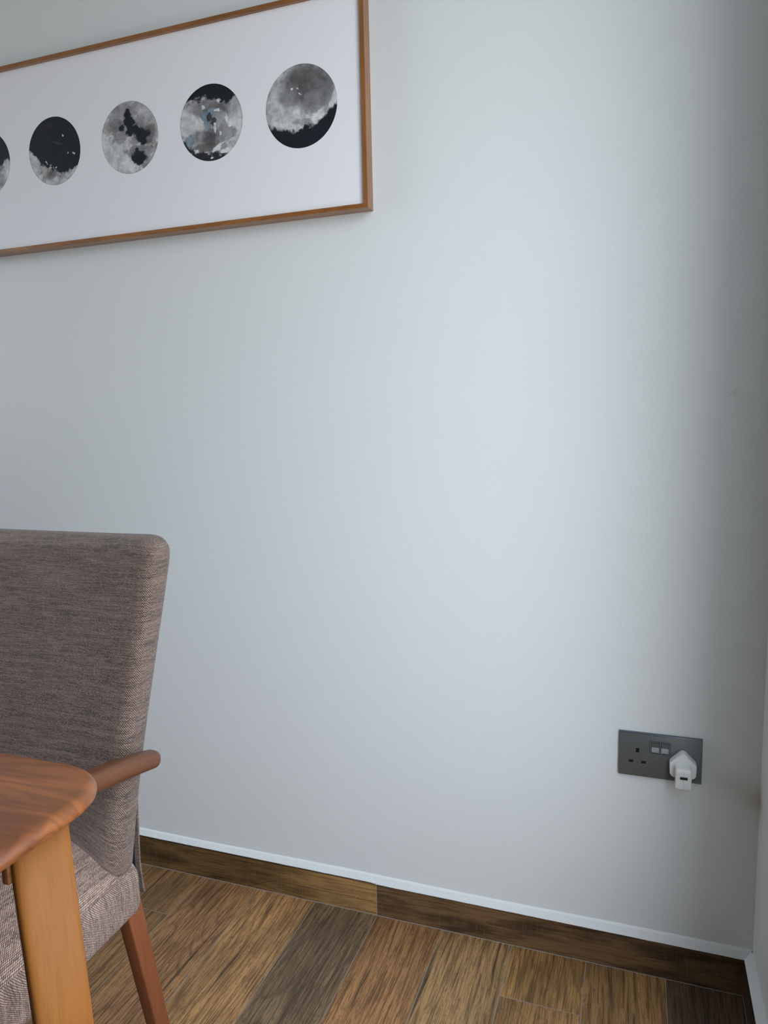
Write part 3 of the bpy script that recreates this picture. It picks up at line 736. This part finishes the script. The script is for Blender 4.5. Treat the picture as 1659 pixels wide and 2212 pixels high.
# ------------------------------------------------------------------ dining armchair
CXR, CW = -0.920, 0.48
CXC = CXR - CW / 2
chair = thing('dining_armchair', 'brown tweed upholstered dining chair with wooden arms, by the wall behind the table', 'chair', (CXC, -0.72, 0.0))
# backrest: raked, slightly hollow, fully rounded edges
BZ0, BZ1, BT = 0.434, 0.926, 0.058
def rear_y(z):
    pts = [(0.36, -0.578), (0.44, -0.572), (0.606, -0.539), (0.752, -0.493), (0.8975, -0.449), (0.92, -0.442)]
    return float(np.interp(z, [a for a, b in pts], [b for a, b in pts]))
zs = np.linspace(0.36, 0.92, 60); ys = np.array([rear_y(z_) for z_ in zs])
co = np.polyfit(zs, ys, 3)
def back_def(x, y, z):
    # larger radius on the upper corners of the outline
    Rc, hw_, hz_ = 0.044, CW / 2, (BZ1 - BZ0) / 2
    dx_ = (abs(x) - (hw_ - Rc)) / Rc; dz_ = (z - (hz_ - Rc)) / Rc
    if dx_ > 0 and dz_ > 0:
        x = math.copysign(hw_ - Rc + Rc * dx_ * math.sqrt(max(0, 1 - dz_ * dz_ * 0.36)), x)
        z = hz_ - Rc + Rc * dz_ * math.sqrt(max(0, 1 - dx_ * dx_ * 0.36))
    zz = (BZ0 + BZ1) / 2 + z
    t = (zz - BZ0) / (BZ1 - BZ0)
    xn = x / (CW / 2)
    hollow = 0.016 * (1 - xn * xn) * (0.35 + 0.65 * t)
    yr = float(np.polyval(co, zz))
    wscale = 0.998 + 0.062 * max(0.0, t) ** 0.6
    sag = -0.004 * (1 - xn ** 2) * max(0, t - 0.6) / 0.4
    # the seam at the bottom follows the crown of the seat
    lift = (0.062 * (1 - min(1, abs(xn)) ** 3.4) - 0.010 * min(1, abs(xn)) ** 6) * max(0.0, 1 - t / 0.3)
    return (CXC + x * wscale, yr - BT / 2 + y + hollow, zz + sag + lift)
cushion('backrest', (CW, BT, BZ1 - BZ0), 0.0232, 0.012, back_def, FABRIC, chair)
# seat cushion
SY0, SY1, SZ0, SZ1 = -1.04, -0.566, 0.364, 0.441
def seat_def(x, y, z):
    xn = x / (CW / 2 + 0.007); yn = y / ((SY1 - SY0) / 2)
    up = max(0.0, z) / ((SZ1 - SZ0) / 2)
    crown = 0.088 * (1 - abs(xn) ** 3.4) * (1 - 0.55 * abs(yn) ** 4)
    fl = 0.005 * (1 - abs(yn) ** 2) * (1 if x > 0 else -1) * abs(xn) ** 3
    return (CXC + x + fl, (SY0 + SY1) / 2 + y, (SZ0 + SZ1) / 2 + z + crown * up)
cushion('seat', (CW + 0.014, SY1 - SY0, SZ1 - SZ0), 0.022, 0.012, seat_def, FABRIC_SEAT_LIT, chair)
# loose rear panel of the cover, and a black sheet painting the shade in the gap
def panel_y(z): return float(np.interp(z, [0.36, 0.37, 0.42, 0.53, 0.56], [-0.533, -0.536, -0.541, -0.537, -0.546]))
PXR = -0.9405
nz = 18; v = []; f = []; uvs = []
xl = CXC - (PXR - CXC)
for i in range(nz + 1):
    z_ = 0.366 + (0.558 - 0.366) * i / nz
    y_ = panel_y(z_)
    v += [(xl, y_ - 0.002, z_), (PXR, y_ - 0.002, z_), (PXR, y_ + 0.0012, z_), (xl, y_ + 0.0012, z_)]
for i in range(nz):
    for k_ in range(4):
        a = i * 4 + k_; b = i * 4 + (k_ + 1) % 4
        f.append((a, b, b + 4, a + 4))
f.append((0, 1, 2, 3)); f.append(tuple(nz * 4 + k_ for k_ in range(4)))
for q in f:
    for i in q: uvs.append((v[i][0] + v[i][1], v[i][2]))
fix_normals(mesh_obj('rear_panel', v, f, FABRIC, chair, False, uvs))
m = MB()
v = []
for i in range(nz + 1):
    z_ = 0.38 + (0.548 - 0.38) * i / nz
    v += [(PXR - 0.010, panel_y(z_) - 0.002, z_), (PXR - 0.012, min(float(np.polyval(co, z_)) - 0.012, panel_y(z_) - 0.004), z_)]
f = [(2 * i, 2 * i + 1, 2 * i + 3, 2 * i + 2) for i in range(nz)]
ln = mesh_obj('gap_shade_sheet', v, f, GAP_SHADE_AND_BASE, chair)
ln['label'] = 'black sheet for the shade in the gap behind the backrest'
md = ln.modifiers.new('solid', 'SOLIDIFY'); md.thickness = 0.002
# arms: oval section, rounded ends, rising gently to the front
def arm(sign):
    base = [(-0.890, -0.5640, 0.6075), (-0.8895, -0.60, 0.6165), (-0.8890, -0.66, 0.6290), (-0.8890, -0.74, 0.6440), (-0.8895, -0.82, 0.6570), (-0.8895, -0.885, 0.6660)]
    P_ = [Vector((CXC + sign * (a - CXC), b, c)) for a, b, c in base]
    half = [(0.0160, 0.0135), (0.0170, 0.0145), (0.0180, 0.0150), (0.0190, 0.0150), (0.0190, 0.0145), (0.0170, 0.013)]
    st = []
    def fr(i):
        d = (P_[min(i + 1, len(P_) - 1)] - P_[max(i - 1, 0)]).normalized()
        a = Vector((1, 0, 0)); b = d.cross(a).normalized(); return d, a, b
    d, a, b = fr(0)
    for t in (0.0, 0.3, 0.55, 0.78, 0.93):
        s_ = math.sqrt(1 - (1 - t) ** 2) if t else 0.12
        st.append((P_[0] - d * 0.013 * (1 - t), a * half[0][0] * s_, b * half[0][1] * s_))
    for i in range(len(P_)):
        d, a, b = fr(i); st.append((P_[i], a * half[i][0], b * half[i][1]))
    d, a, b = fr(len(P_) - 1)
    for t in (0.07, 0.22, 0.45, 0.7, 1.0):
        s_ = math.sqrt(max(0, 1 - t ** 2)) if t < 1 else 0.1
        st.append((P_[-1] + d * 0.013 * t, a * half[-1][0] * s_, b * half[-1][1] * s_))
    return loft('armrest', st, CHAIRARM, chair, 28, 2.3)
arm(1); arm(-1)
# legs
def leg(top, bot, ht, hb, e=5.0):
    top, bot = Vector(top), Vector(bot)
    m_ = MB(); v_ = []
    for c_, h_ in ((top, ht), (bot, hb)):
        v_ += [c_ + Vector((a_ * h_[0], b_ * h_[1], 0)) for a_, b_ in ((-1, -1), (1, -1), (1, 1), (-1, 1))]
    m_.add(v_, [(0, 1, 2, 3), (7, 6, 5, 4), (0, 4, 5, 1), (1, 5, 6, 2), (2, 6, 7, 3), (3, 7, 4, 0)])
    return fix_normals(m_.build('leg', CHAIRLEG, chair, bevel=0.0035, seg=3))
    st = []
    for t in (0.0, 0.25, 0.5, 0.75, 1.0):
        c = top.lerp(bot, t)
        st.append((c, Vector((ht[0] + (hb[0] - ht[0]) * t, 0, 0)), Vector((0, ht[1] + (hb[1] - ht[1]) * t, 0)), e))
    return loft('leg', st, CHAIRLEG, chair, 40, e)
for s_ in (1, -1):
    fx_ = lambda x_: CXC + s_ * (x_ - CXC)
    leg((fx_(-0.9375), -0.580, 0.385), (fx_(-0.913), -0.525, 0.0), (0.0125, 0.0165), (0.0105, 0.0135))
    leg((fx_(-0.8905), -0.890, 0.662), (fx_(-0.892), -0.885, 0.0), (0.0120, 0.0165), (0.0105, 0.0135))
# side rail that ties the front leg to the seat frame, dark underside board
m = MB(); m.box((CXC - CW / 2 + 0.09, SY0 + 0.08, 0.362), (CXR - 0.09, SY1 - 0.08, 0.378)); m.build('seat_base', GAP_SHADE_AND_BASE, chair)

# ------------------------------------------------------------------ dining table
TX1, TY1, TZ1, TT = -0.7155, -0.823, 0.742, 0.021
TX0, TY0 = TX1 - 1.40, TY1 - 0.80
table = thing('dining_table', 'wooden dining table with rounded corner and slanted leg at the lower left', 'table', ((TX0 + TX1) / 2, (TY0 + TY1) / 2, 0.0))
def tabletop():
    rc = 0.066
    out = rounded_poly([(TX0, TY0), (TX1, TY0), (TX1, TY1), (TX0, TY1)], [rc] * 4, 14)
    # (z offset from top, inset): rounded top edge, under-bevel
    lv = [(0.0, 0.0105), (-0.0007, 0.0070), (-0.0022, 0.0040), (-0.0045, 0.0018), (-0.0075, 0.0004), (-0.0105, 0.0), (-0.0140, 0.0008), (-0.0170, 0.0035), (-TT, 0.0110)]
    n = len(out); v = []; f = []
    cx, cy = (TX0 + TX1) / 2, (TY0 + TY1) / 2; hx, hy = (TX1 - TX0) / 2, (TY1 - TY0) / 2
    for dz, ins in lv:
        v += [(cx + (a - cx) * (hx - ins) / hx, cy + (b - cy) * (hy - ins) / hy, TZ1 + dz) for a, b in out]
    for k_ in range(len(lv) - 1):
        for i in range(n):
            j = (i + 1) % n; f.append((k_ * n + i, k_ * n + j, (k_ + 1) * n + j, (k_ + 1) * n + i))
    f.append(tuple(range(n))); f.append(tuple((len(lv) - 1) * n + i for i in range(n)))
    o = fix_normals(mesh_obj('tabletop', v, f, TABLETOP, table, True))
    md = o.modifiers.new('edge', 'EDGE_SPLIT'); md.split_angle = math.radians(35)
    return o
tabletop()
def table_leg(sx_, sy_):
    cx, cy = (TX0 + TX1) / 2, (TY0 + TY1) / 2
    def mp(x, y, z): return Vector((cx + sx_ * (x - cx), cy + sy_ * (y - cy), z))
    st = []
    # flat board set at a slant, its broad face turned out and slightly to the table's end
    nx, ny = math.cos(math.radians(25)), -math.sin(math.radians(25))
    for t in (0.0, 0.3, 0.6, 1.0):
        z_ = 0.7215 * (1 - t)
        x_ = -0.7565 + 0.052 * t
        yc = -0.9012 - 0.008 * t
        ha, hb = 0.0115 - 0.002 * t, 0.0275 - 0.003 * t
        st.append((mp(x_, yc, z_), Vector((sx_ * nx * ha, sy_ * ny * ha, 0)), Vector((-sx_ * ny * hb, sy_ * nx * hb, 0)), 3.6))
    return loft('leg', st, TABLELEG, table, 56)
for sx_ in (1, -1):
    for sy_ in (1, -1): table_leg(sx_, sy_)
m = MB()
m.box((TX1 - 0.050, TY1 - 0.112, 0.7085), (TX1 - 0.026, TY0 + 0.130, 0.7215))
m.build('apron_rail', TABLELEG, table, bevel=0.002)
m = MB(); m.box((TX0 + 0.036, TY1 - 0.130, 0.7015), (TX0 + 0.055, TY0 + 0.130, 0.7215)); m.build('apron_rail', TABLELEG, table, bevel=0.002)
m = MB(); m.box((TX1 - 0.0585, TY1 - 0.1075, 0.672), (TX1 - 0.050, TY1 - 0.100, 0.7215)); m.build('corner_block', TABLEDARK, table, bevel=0.0015)

for o in bpy.data.objects:
    if 'origin' in o: del o['origin']
